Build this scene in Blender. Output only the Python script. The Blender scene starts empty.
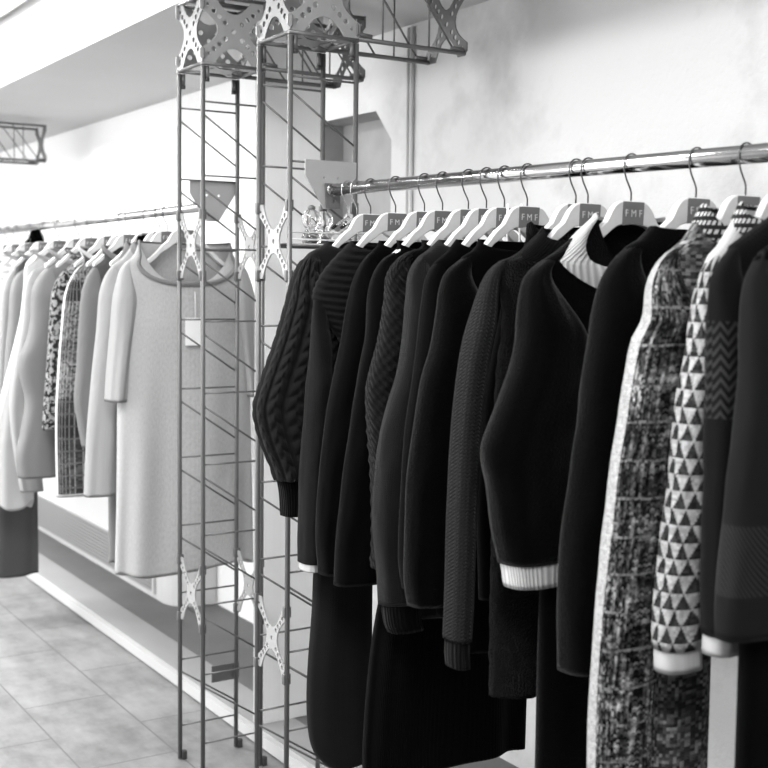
import bpy, bmesh, math, random
from mathutils import Vector, Matrix, noise
PI = math.pi
random.seed(7)
SC = bpy.context.scene
COL = SC.collection

# ------------------------------------------------------------------ camera
F_PX = 1221.36
CR = Vector((0.84523, -0.53426, 0.01224)); CU = Vector((0.03350, 0.07582, 0.99656)); CF = Vector((0.53335, 0.84191, -0.08198))
CAM = Vector((0, 0, 1.4774))
cd = bpy.data.cameras.new('camera'); cam = bpy.data.objects.new('camera', cd); COL.objects.link(cam)
m = Matrix(((CR.x, CU.x, -CF.x), (CR.y, CU.y, -CF.y), (CR.z, CU.z, -CF.z)))
cam.matrix_world = Matrix.Translation(CAM) @ m.to_4x4()
cd.sensor_width = 36; cd.lens = F_PX * 36 / 768; cd.clip_start = .05
cd.dof.use_dof = True; cd.dof.focus_distance = 2.75; cd.dof.aperture_fstop = 5.0
SC.camera = cam

def at(px, py, ax, v):
    d = CF + CR * ((px - 384) / F_PX) - CU * ((py - 384) / F_PX)
    t = (v - CAM[ax]) / d[ax]
    return CAM + d * t

# ------------------------------------------------------------------ materials
class N:
    """tiny wrapper: arithmetic on shader sockets"""
    def __init__(s, nt, sock): s.nt = nt; s.s = sock
    def m(s, op, *a):
        n = s.nt.nodes.new('ShaderNodeMath'); n.operation = op
        for i, v in enumerate((s,) + a):
            if isinstance(v, N): s.nt.links.new(v.s, n.inputs[i])
            else: n.inputs[i].default_value = v
        return N(s.nt, n.outputs[0])
    def __add__(s, o): return s.m('ADD', o)
    def __sub__(s, o): return s.m('SUBTRACT', o)
    def __mul__(s, o): return s.m('MULTIPLY', o)
    def __truediv__(s, o): return s.m('DIVIDE', o)
    def gt(s, o): return s.m('GREATER_THAN', o)
    def lt(s, o): return s.m('LESS_THAN', o)
    def frac(s): return s.m('FRACT')
    def floor(s): return s.m('FLOOR')
    def abs(s): return s.m('ABSOLUTE')
    def sin(s): return s.m('SINE')
    def mod(s, o): return s.m('FLOORED_MODULO', o)
    def clamp(s):
        r = s.m('ADD', 0.0); r.s.node.use_clamp = True; return r

def new_mat(name):
    mt = bpy.data.materials.new(name); mt.use_nodes = True
    nt = mt.node_tree
    b = nt.nodes['Principled BSDF']
    return mt, nt, b
def uvsock(nt, layer):
    n = nt.nodes.new('ShaderNodeUVMap'); n.uv_map = layer
    sp = nt.nodes.new('ShaderNodeSeparateXYZ'); nt.links.new(n.outputs[0], sp.inputs[0])
    return N(nt, sp.outputs[0]), N(nt, sp.outputs[1])
def possock(nt):
    n = nt.nodes.new('ShaderNodeNewGeometry'); sp = nt.nodes.new('ShaderNodeSeparateXYZ')
    nt.links.new(n.outputs['Position'], sp.inputs[0])
    return n, N(nt, sp.outputs[0]), N(nt, sp.outputs[1]), N(nt, sp.outputs[2])
def vec(nt, x, y, z=0.0):
    c = nt.nodes.new('ShaderNodeCombineXYZ')
    for i, v in enumerate((x, y, z)):
        if isinstance(v, N): nt.links.new(v.s, c.inputs[i])
        else: c.inputs[i].default_value = v
    return c.outputs[0]
def wnoise(nt, x, y, z=0.0):
    n = nt.nodes.new('ShaderNodeTexWhiteNoise'); n.noise_dimensions = '3D'
    nt.links.new(vec(nt, x, y, z), n.inputs['Vector']); return N(nt, n.outputs['Value'])
def fnoise(nt, vs, scale, detail=4, rough=.55):
    n = nt.nodes.new('ShaderNodeTexNoise'); n.inputs['Scale'].default_value = scale
    n.inputs['Detail'].default_value = detail; n.inputs['Roughness'].default_value = rough
    if vs is not None: nt.links.new(vs, n.inputs['Vector'])
    return N(nt, n.outputs[0])
def objco(nt):
    return nt.nodes.new('ShaderNodeTexCoord').outputs['Object']
def setgrey(nt, b, g):
    """g: float or N -> base colour"""
    if isinstance(g, N):
        c = nt.nodes.new('ShaderNodeCombineColor')
        for i in range(3): nt.links.new(g.s, c.inputs[i])
        nt.links.new(c.outputs[0], b.inputs['Base Color'])
    else: b.inputs['Base Color'].default_value = (g, g, g, 1)
def bump(nt, b, h, strength=.5, dist=.003):
    n = nt.nodes.new('ShaderNodeBump'); n.inputs['Strength'].default_value = strength
    n.inputs['Distance'].default_value = dist
    nt.links.new(h.s, n.inputs['Height']); nt.links.new(n.outputs[0], b.inputs['Normal'])
def plain(name, g, rough=.5, metal=0, **kw):
    mt, nt, b = new_mat(name); setgrey(nt, b, g)
    b.inputs['Roughness'].default_value = rough; b.inputs['Metallic'].default_value = metal
    for k, v in kw.items(): b.inputs[k.replace('_', ' ')].default_value = v
    return mt

SHK = .17
def knit(name, base=.012, stitch=.005, ribs=0, sheen=.35, bstr=.6, rough=.9, pattern=None, light=None, fuzz=0, diag=0, mix=.35):
    """knitted cloth: V stitches or ribs as bump, optional colour pattern(nt,u,v,t)->grey socket"""
    mt, nt, b = new_mat(name)
    u, v = uvsock(nt, 'UVMap'); t, _ = uvsock(nt, 'T')
    cu = (u / stitch).frac() - .5
    vv = v + cu.abs() * (stitch * 1.1)
    h = (vv * (PI / (stitch * .8))).sin().abs() * .7 + (cu * PI).m('COSINE') * .3
    if fuzz: h = h * .15
    if ribs:
        h = h * .35 + ((u / ribs * 2 * PI).sin() * .5 + .5) * 1.4
    if diag:
        h = h * .5 + (((u + v) / diag * 2 * PI).sin() * .5 + .5) * 1.0
    fz = fnoise(nt, vec(nt, u, v, 0.0), 700 if not fuzz else 260, 3)
    h = h + fz * (.5 + fuzz * 3)
    bump(nt, b, h, bstr, stitch * .45 + fuzz * .004)
    if pattern: g = pattern(nt, u, v, t)
    else:
        g = (h * mix + (1 - mix * .7)) * (base * (.13 if base < .08 else .85))
    if pattern: g = g * (h * mix + (1 - mix * .7))
    setgrey(nt, b, g)
    b.inputs['Roughness'].default_value = rough
    b.inputs['Specular IOR Level'].default_value = .025
    b.inputs['Sheen Weight'].default_value = sheen * SHK if base < .08 else sheen * .3
    b.inputs['Sheen Roughness'].default_value = .35
    return mt

def sel(c, a, b_):
    """c ? a : b"""
    if isinstance(a, N): return c * a + (c * -1.0 + 1.0) * b_
    if isinstance(b_, N): return (c * -1.0 + 1.0) * b_ + c * a
    return c * (a - b_) + b_
def pat_fairisle(nt, u, v, t):
    st = .0048
    cu = ((u / st).frac() - .5).abs()
    vr = v + cu * (st * 1.2)
    cx, cy = (u / st).floor(), (vr / (st * .85)).floor()
    r = wnoise(nt, cx, cy)
    w1 = fnoise(nt, vec(nt, u * .5, v, 0.0), 26, 2, .5)
    bandi = (v / .085).floor()
    br = wnoise(nt, bandi, 3.0, 5.0)
    col = fnoise(nt, vec(nt, u, v * .12, 4.0), 110, 2, .5)
    lines = ((v + w1 * .012) / .058).frac().lt(.07)
    amount = (w1 * 1.5 - .45 + br * .35).clamp()
    g = (r * r * amount * .50 + .006) * ((col - .42).clamp() * 6.0 + .25) + (col - .5).clamp() * .25
    g = sel(lines, r * .20 + .03, g)
    edge = t.lt(.012).m('MAXIMUM', t.gt(.925)).m('MAXIMUM', (t - .42).abs().lt(.025))
    return sel(edge, r * .14 + .26, g)
def pat_speckle(nt, u, v, t):
    st = .006
    r = wnoise(nt, (u / st).floor(), (v / (st * .9)).floor())
    rr = wnoise(nt, (u / st).floor(), (v / .05).floor(), 2.0)
    w1 = fnoise(nt, vec(nt, u, v, 0.0), 30, 2, .5)
    return r * r * (w1 * 1.6 - .35).clamp() * .45 + .02
def pat_tri(nt, u, v, t):
    c = .025; u = (u / .0022).floor() * .0022; v = (v / .0022).floor() * .0022
    row = (v / c).floor()
    uu = (u / c + row * .5).frac() - .5
    g = (v / c).frac()
    dark = (uu.abs() * 2).lt((g * -1 + 1) * .95)
    r = wnoise(nt, (u / .005).floor(), (v / .005).floor())
    return sel(dark, r * .03 + .010, r * .16 + .20)
def pat_zig(nt, u, v, t):
    z = ((u / .03).frac() - .5).abs() * .03
    d = ((v + z) / .016).frac().lt(.45)
    band = (v - 1.36).abs().lt(.07)
    return sel(d * band, .026, .006)
def pat_band(nt, u, v, t):
    d = ((u * 1.0 + v) / .009).frac().lt(.5)
    band = (v - 1.10).abs().lt(.05)
    return sel(d * band, .022, .009)
def pat_plaid(nt, u, v, t):
    li = (u / .014).frac().lt(.2); lj = (v / .045).frac().lt(.13)
    r = wnoise(nt, (u / .007).floor(), (v / .007).floor())
    big = wnoise(nt, 1.0, (v / .07).floor(), 2.0)
    g = sel(li, .22, .03); g = sel(lj, .10, g); g = g + r * big * .28
    edge = t.lt(.035).m('ADD', t.gt(.985))
    g = sel(edge, .62, g)
    hem = v.lt(.70); st = (v / .022).frac().lt(.42)
    return sel(hem, sel(st, .03, .6), g)
def pat_leopard(nt, u, v, t):
    r = fnoise(nt, vec(nt, u, v), 55, 3)
    return sel(r.gt(.5), .30, .025)
def pat_stripe(nt, u, v, t):
    return sel((v / .03).frac().lt(.5), .42, .68)
def pat_collar(nt, u, v, t):
    a = (t * 40).frac().lt(.42); b2 = (v / .014).frac().lt(.5)
    return sel(b2, .02, sel(a, .02, .48))
def pat_fleck(nt, u, v, t):
    r = fnoise(nt, vec(nt, u, v * .25), 300, 2)
    return r * .18 + .31

M = {}
M['cable'] = knit('black cable wool', .079, .0050, sheen=.40, bstr=.5)
M['ridge'] = knit('black ridged wool', .075, .0050, sheen=.25, bstr=.4)
M['grey_fine'] = knit('charcoal fine knit', .060, .0048, sheen=.30, bstr=.5)
M['black_fine'] = knit('black fine knit', .010, .0040, sheen=.22, bstr=.4)
M['black_fine2'] = knit('soft black fine knit', .013, .0040, sheen=.34, bstr=.4)
M['braid'] = knit('black braided knit', .050, .006, sheen=.28, bstr=.9, diag=.016, mix=.6)
M['flecked'] = knit('charcoal flecked knit', .078, .0060, sheen=.55, bstr=.7, mix=.6)
M['mohair'] = knit('black mohair', .009, .0060, sheen=.65, bstr=.4, fuzz=.4)
M['shaggy'] = knit('shaggy black knit', .014, .010, sheen=.30, bstr=.9, fuzz=1.2, mix=.6)
M['chunky'] = knit('charcoal chunky knit', .078, .0085, sheen=.3, bstr=.9, mix=.7)
M['rib_black'] = knit('black ribbing', .014, .004, ribs=.008, sheen=.25, bstr=.8)
M['rib_grey'] = knit('charcoal ribbing', .03, .004, ribs=.008, sheen=.25, bstr=.8)
M['rib_white'] = knit('white ribbing', .50, .004, ribs=.007, sheen=.1, bstr=.8, mix=.3)
M['white_knit'] = knit('off white knit', .46, .005, sheen=.1, bstr=.5, mix=.3)
M['fairisle'] = knit('multi stitch patterned knit', .1, .0065, sheen=.08, bstr=.7, pattern=pat_fairisle)
M['speckle'] = knit('speckled knit', .1, .006, sheen=.08, bstr=.7, pattern=pat_speckle)
M['tri'] = knit('triangle check knit', .1, .005, sheen=.05, bstr=.5, pattern=pat_tri)
M['zig'] = knit('charcoal zigzag knit', .1, .005, sheen=.16, bstr=.5, pattern=pat_zig)
M['band'] = knit('charcoal knit with diagonal band', .1, .004, sheen=.14, bstr=.4, pattern=pat_band)
M['plaid'] = knit('plaid knit', .1, .006, sheen=.05, bstr=.5, pattern=pat_plaid)
M['leopard'] = knit('dark mottled knit', .1, .005, sheen=.05, bstr=.5, pattern=pat_leopard)
M['stripe'] = knit('pale striped jersey', .1, .005, sheen=.05, bstr=.3, pattern=pat_stripe)
M['collar_stripe'] = knit('black and white striped rib', .1, .005, sheen=.05, bstr=.5, pattern=pat_collar)
M['light_fleck'] = knit('pale flecked jersey', .40, .004, sheen=.1, bstr=.35, pattern=pat_fleck, mix=.2)
M['light'] = knit('pale grey jersey', .38, .004, sheen=.1, bstr=.3, mix=.2)
M['light2'] = knit('light grey jersey', .22, .004, sheen=.1, bstr=.3, mix=.2)
M['mid'] = knit('mid grey jersey', .20, .004, sheen=.15, bstr=.3, mix=.2)
M['darkgrey'] = knit('dark grey cloth', .085, .004, sheen=.2, bstr=.3, mix=.2)
M['white_cloth'] = knit('white cloth', .6, .004, sheen=.05, bstr=.3, mix=.2)
M['black_cloth'] = knit('black cloth', .006, .004, sheen=.05, bstr=.3)
M['cord'] = knit('black corduroy', .011, .004, ribs=.005, sheen=.2, bstr=.5)

def wood_mat(name, g):
    mt, nt, b = new_mat(name)
    n = fnoise(nt, objco(nt), 30, 4)
    setgrey(nt, b, n * (g * .25) + g * .87); b.inputs['Roughness'].default_value = .42
    return mt
M['wood'] = wood_mat('pale wood', .60)
M['patch'] = wood_mat('grey stained wood', .13)
M['ink'] = plain('pale print', .55, .6)
M['hookwire'] = plain('dark steel wire', .09, .35, .8)
M['hookpale'] = plain('bright steel wire', .6, .25, 1)
M['chrome'] = plain('brushed steel tube', .58, .16, 1)
def tower_mat(name, g):
    mt, nt, b = new_mat(name)
    n = fnoise(nt, objco(nt), 25, 3)
    setgrey(nt, b, n * .04 + g); b.inputs['Roughness'].default_value = .42; b.inputs['Metallic'].default_value = .35
    return mt
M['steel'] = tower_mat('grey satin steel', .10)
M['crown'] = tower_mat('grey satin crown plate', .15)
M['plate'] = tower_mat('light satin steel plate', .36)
M['darksteel'] = plain('dark steel socket', .06, .5, .5)
M['clear'] = plain('clear acrylic', .95, .05, 0, Transmission_Weight=1.0, IOR=1.45)
M['paper'] = plain('white card', .8, .7)
M['paint'] = plain('white enamel', .62, .35)
M['grill'] = plain('grey enamel louvre', .30, .4)
M['gap'] = plain('dark gap', .03, .8)

def wall_material():
    mt, nt, b = new_mat('rough white plaster')
    g, x, y, z = possock(nt)
    P = g.outputs['Position']
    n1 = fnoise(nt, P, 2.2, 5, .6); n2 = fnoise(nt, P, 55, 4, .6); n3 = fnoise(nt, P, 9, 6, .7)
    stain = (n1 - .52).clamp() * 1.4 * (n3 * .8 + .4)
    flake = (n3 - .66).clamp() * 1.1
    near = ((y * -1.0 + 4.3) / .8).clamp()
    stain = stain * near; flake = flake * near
    setgrey(nt, b, (stain * -.85 + .85 - near * .23 - flake * 1.2).clamp())  # far stretch painted paler, its strong light put into the colour
    b.inputs['Roughness'].default_value = .85
    bump(nt, b, n2 * .6 + n3 * 1.4, .35, .010)
    return mt
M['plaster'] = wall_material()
def paint_mat(name, g, sc=3, amt=.05):
    mt, nt, b = new_mat(name)
    gg, x, y, z = possock(nt); n = fnoise(nt, gg.outputs['Position'], sc, 4)
    setgrey(nt, b, n * amt + (g - amt / 2)); b.inputs['Roughness'].default_value = .8
    return mt
M['niche'] = paint_mat('plaster tinted with shade', .36, 8, .16)  # shade of the recess put into the lining colour
M['white_wall'] = paint_mat('white paint', .86)
M['ceil'] = paint_mat('pale ceiling paint', .66)
M['soffit'] = paint_mat('light grey paint', .50)
def floor_material():
    mt, nt, b = new_mat('grey stone tiles')
    g, x, y, z = possock(nt); P = g.outputs['Position']
    cx = (x - 1.158) / .30
    ci = cx.floor()
    yy = (y - 3.805 + (ci.mod(2.0) * -1.0 + 1.0) * -.32) / .62
    fx, fy = cx.frac(), yy.frac()
    ex = fx.m('MINIMUM', fx * -1.0 + 1.0) * .30; ey = fy.m('MINIMUM', fy * -1.0 + 1.0) * .62
    e = ex.m('MINIMUM', ey)
    grout = e.lt(.0028)
    r = wnoise(nt, ci, yy.floor())
    n1 = fnoise(nt, P, 3.2, 6, .62); n2 = fnoise(nt, P, 14, 5, .6)
    streak = fnoise(nt, vec(nt, x * 3.0, y, 0.0), 2.6, 6, .7)
    base = (n1 - .5) * .16 + (streak - .5) * .26 + (n2 - .5) * .14 + r * .035 + .175
    base = base.clamp()
    setgrey(nt, b, sel(grout, .10, base))
    b.inputs['Roughness'].default_value = .55
    bump(nt, b, grout * -1.0 + n2 * .2, .25, .002)
    return mt
M['floor'] = floor_material()
M['plinth'] = paint_mat('grey platform board', .12, 4, .06)
M['plinth_lip'] = paint_mat('pale platform edge board', .28, 4, .05)
M['plinth_white'] = paint_mat('white platform strip', .46, 4, .03)
def panel_mat():
    mt, nt, b = new_mat('brushed metal cladding')
    gg, x, y, z = possock(nt); n = fnoise(nt, vec(nt, x * 60.0, y * 60.0, z * .8), 1, 4)
    setgrey(nt, b, n * .08 + .76); b.inputs['Roughness'].default_value = .30; b.inputs['Metallic'].default_value = .0
    return mt
M['panel'] = panel_mat()
def emis(name, s):
    mt, nt, b = new_mat(name); b.inputs['Emission Color'].default_value = (1, 1, 1, 1)
    b.inputs['Emission Strength'].default_value = s; b.inputs['Base Color'].default_value = (.8, .8, .8, 1)
    return mt
M['lamp'] = emis('lit diffuser', 4.0)

# ------------------------------------------------------------------ mesh helpers
def link(name, bm, mat, parent=None, smooth=True):
    me = bpy.data.meshes.new(name); bm.to_mesh(me); bm.free()
    for p in me.polygons: p.use_smooth = smooth and len(p.vertices) <= 4
    o = bpy.data.objects.new(name, me); COL.objects.link(o)
    if mat: me.materials.append(M[mat])
    if parent: o.parent = parent
    return o
def empty(name, loc, label, cat, group=None):
    o = bpy.data.objects.new(name, None); COL.objects.link(o); o.location = loc; o.empty_display_size = .05
    o['label'] = label; o['category'] = cat
    if group: o['group'] = group
    return o
def tag(o, label, cat, group=None):
    o['label'] = label; o['category'] = cat
    if group: o['group'] = group
    return o
def struct(o): o['kind'] = 'structure'; return o
def box(bm, x0, x1, y0, y1, z0, z1, bev=0):
    r = bmesh.ops.create_cube(bm, size=1.0)
    for v in r['verts']:
        v.co = Vector(((x0 + x1) / 2 + v.co.x * (x1 - x0), (y0 + y1) / 2 + v.co.y * (y1 - y0), (z0 + z1) / 2 + v.co.z * (z1 - z0)))
    if bev:
        es = list({e for v in r['verts'] for e in v.link_edges})
        bmesh.ops.bevel(bm, geom=es, offset=bev, segments=2, affect='EDGES', profile=.7)
    return bm
def bx(*a, bev=0): return box(bmesh.new(), *a, bev=bev)
def tube(bm, pts, r, n=8, cap=True):
    pts = [Vector(p) for p in pts]; rings = []
    T0 = (pts[1] - pts[0]).normalized()
    up = Vector((0, 0, 1)) if abs(T0.z) < .9 else Vector((1, 0, 0))
    s = T0.cross(up).normalized()
    for i, p in enumerate(pts):
        T = (pts[min(i + 1, len(pts) - 1)] - pts[max(i - 1, 0)]).normalized()
        s = (s - T * s.dot(T)).normalized(); w = T.cross(s)
        rr = r[i] if isinstance(r, (list, tuple)) else r
        rings.append([bm.verts.new(p + (s * math.cos(2 * PI * k / n) + w * math.sin(2 * PI * k / n)) * rr) for k in range(n)])
    for a, b in zip(rings, rings[1:]):
        for k in range(n): bm.faces.new((a[k], a[(k + 1) % n], b[(k + 1) % n], b[k]))
    if cap:
        bm.faces.new(rings[0][::-1]); bm.faces.new(rings[-1])
    return bm
def tb(pts, r, n=8): return tube(bmesh.new(), pts, r, n)
def prism(bm, poly, axis, a0, a1):
    """extrude a 2D polygon; axis 0: poly=(y,z) 1: (x,z) 2: (x,y)"""
    def P(p, a):
        return Vector((a, p[0], p[1])) if axis == 0 else Vector((p[0], a, p[1])) if axis == 1 else Vector((p[0], p[1], a))
    A = [bm.verts.new(P(p, a0)) for p in poly]; B = [bm.verts.new(P(p, a1)) for p in poly]
    n = len(poly)
    bm.faces.new(A); bm.faces.new(B[::-1])
    for i in range(n): bm.faces.new((A[i], B[i], B[(i + 1) % n], A[(i + 1) % n]))
    bmesh.ops.recalc_face_normals(bm, faces=bm.faces[:])
    return bm
def lathe(bm, prof, c, n=24):
    rings = [[bm.verts.new(Vector((c[0] + r * math.cos(2 * PI * k / n), c[1] + r * math.sin(2 * PI * k / n), c[2] + z))) for k in range(n)] for r, z in prof]
    for a, b in zip(rings, rings[1:]):
        for k in range(n): bm.faces.new((a[k], a[(k + 1) % n], b[(k + 1) % n], b[k]))
    bm.faces.new(rings[0][::-1]); bm.faces.new(rings[-1])
    return bm
def curve_plate(name, outer, holes, thick, mat, mtx, parent=None, bev=0):
    """flat plate with holes from 2D outlines, then placed by mtx"""
    cu = bpy.data.curves.new(name, 'CURVE'); cu.dimensions = '2D'; cu.fill_mode = 'BOTH'; cu.extrude = thick / 2; cu.bevel_depth = bev
    for pl in [outer] + holes:
        sp = cu.splines.new('POLY'); sp.points.add(len(pl) - 1)
        for q, p in zip(sp.points, pl): q.co = (p[0], p[1], 0, 1)
        sp.use_cyclic_u = True
    o = bpy.data.objects.new(name, cu); COL.objects.link(o)
    bpy.context.view_layer.update()
    me = bpy.data.meshes.new_from_object(o.evaluated_get(bpy.context.evaluated_depsgraph_get()))
    bpy.data.objects.remove(o); bpy.data.curves.remove(cu)
    me.transform(mtx); me.name = name; me.materials.clear(); me.materials.append(M[mat])
    for p in me.polygons: p.use_smooth = False
    o = bpy.data.objects.new(name, me); COL.objects.link(o)
    if parent: o.parent = parent
    return o
def circ(cx, cy, r, n=14): return [(cx + r * math.cos(2 * PI * k / n), cy + r * math.sin(2 * PI * k / n)) for k in range(n)]
MX_YZ = Matrix(((0, 0, 1, 0), (1, 0, 0, 0), (0, 1, 0, 0), (0, 0, 0, 1)))   # plate x->Y, y->Z, normal X
MX_XZ = Matrix(((1, 0, 0, 0), (0, 0, -1, 0), (0, 1, 0, 0), (0, 0, 0, 1)))  # plate x->X, y->Z

# ------------------------------------------------------------------ setting
XW = 2.24; SZ = 2.32; CZ = 2.53
fl = bx(-4, 2.6, -2, 10, -.05, 0); struct(link('floor', fl, 'floor', smooth=False))
# right wall with a recessed niche (polygon opening)
def P3(y, z): return (y, z)
wall_poly = [(-2, 0), (10, 0), (10, 2.9), (-2, 2.9)]
niche = [(3.508, 1.60), (3.508, 1.960), (3.609, 2.066), (4.05, 2.068), (4.05, 1.60)]
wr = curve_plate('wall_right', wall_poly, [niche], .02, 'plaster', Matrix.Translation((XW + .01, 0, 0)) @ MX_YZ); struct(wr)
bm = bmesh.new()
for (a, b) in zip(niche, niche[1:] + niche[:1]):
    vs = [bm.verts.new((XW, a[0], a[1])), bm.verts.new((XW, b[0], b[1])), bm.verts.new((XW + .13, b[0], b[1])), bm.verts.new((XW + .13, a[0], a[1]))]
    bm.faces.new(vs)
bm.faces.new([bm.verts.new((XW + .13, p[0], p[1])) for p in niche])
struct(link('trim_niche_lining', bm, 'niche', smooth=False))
struct(link('wall_back', bx(-4, 2.6, 9.0, 9.05, 0, 2.9), 'white_wall', smooth=False))
# lowered ceiling strip and main ceiling
struct(link('ceiling_soffit', bx(1.49, XW, -2, 9.0, SZ, SZ + .32), 'soffit', smooth=False))
struct(link('ceiling', bx(-4, 1.49, -2, 9.0, 2.62, 2.70), 'ceil', smooth=False))
# raised platform along the wall
struct(link('trim_platform_front', bx(1.70, 1.722, -2, 9.0, 0.006, .046), 'plinth_white', smooth=False))
struct(link('trim_platform_base', bx(1.708, 1.722, -2, 9.0, 0.0, .006), 'gap', smooth=False))
struct(link('trim_platform_lip', bx(1.722, 1.858, -2, 9.0, 0, .048), 'plinth_lip', smooth=False))
struct(link('trim_platform_top', bx(1.861, XW, -2, 9.0, 0, .046), 'plinth', smooth=False))
# metal clad panel standing out from the wall behind the near tower
pn = link('cladding_panel', bx(1.745, 1.948, 3.46, 3.50, .048, SZ, bev=.002), 'panel', smooth=False)
struct(pn); pn.name = 'trim_cladding_panel'
struct(link('trim_cladding_edge', bx(1.728, 1.7445, 3.462, 3.50, .048, SZ), 'plinth_white', smooth=False))
# white conduit on the plaster
bm = bmesh.new(); tube(bm, [(XW - .008, 3.375, .06), (XW - .008, 3.375, 2.31)], .007); tube(bm, [(XW - .008, 3.40, .06), (XW - .008, 3.40, 2.31)], .005)
cond = tag(link('conduit', bm, 'paint'), 'thin white conduit running up the plaster wall beside the niche', 'pipe')

# ------------------------------------------------------------------ lattice towers
TW, TS = .19, .172
Z0, DZ = .1077, .2090
ZC = 2.100  # crown base
def xplate_outline(w, h, arm, waist, n=8):
    """four-armed star in a w x h frame: arm end width arm, waist half width"""
    hw, hh = w / 2, h / 2; pts = []
    cs = [((hw - arm * .1, hh), (hw, hh - arm * .9)), ]
    a = arm
    # clockwise from top right arm
    ends = [[(hw - a, hh), (hw, hh), (hw, hh - a * .8)], [(hw, -hh + a * .8), (hw, -hh), (hw - a, -hh)],
            [(-hw + a, -hh), (-hw, -hh), (-hw, -hh + a * .8)], [(-hw, hh - a * .8), (-hw, hh), (-hw + a, hh)]]
    mids = [(waist, 0), (0, -waist), (-waist, 0), (0, waist)]
    for e, md in zip(ends, mids):
        # round the outer corner
        p0, c, p1 = e
        k = .35
        pts.append(p0)
        pts.append((c[0] + (p0[0] - c[0]) * k, c[1])); pts.append((c[0], c[1] + (p1[1] - c[1]) * k))
        pts.append(p1)
        nx = ends[(ends.index(e) + 1) % 4][0]
        for i in range(1, n):
            t = i / n
            q0 = Vector(p1); q2 = Vector(nx); mid = Vector(md)
            # round bottomed V
            q1 = mid * 2 - (q0 + q2) / 2
            q1 = mid + (mid - (q0 + q2) / 2) * .75
            p = q0 * (1 - t) ** 2 + q1 * 2 * t * (1 - t) + q2 * t * t
            pts.append((p.x, p.y))
    return pts
def xplate(name, w, h, arm, waist, holes_per, hr, center, normal, mat, parent, thick=.004):
    out = xplate_outline(w, h, arm, waist)
    hs = []
    for sx in (-1, 1):
        for sy in (-1, 1):
            for i in range(holes_per):
                t = .30 + .60 * i / (holes_per - 1 if holes_per > 1 else 1)
                hs.append(circ(sx * (w / 2 - arm * .35) * t, sy * (h / 2 - arm * .35) * t, hr * (1 if i < holes_per - 1 else .7)))
    hs.append(circ(0, 0, hr))
    mx = Matrix.Translation(center) @ (MX_YZ if normal == 'X' else MX_XZ)
    o = curve_plate(name, out, hs, thick, mat, mx, parent)
    return o
def rod(name, a, b, r, mat, parent, n=8):
    return link(name, tb([a, b], r, n), mat, parent)

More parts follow.
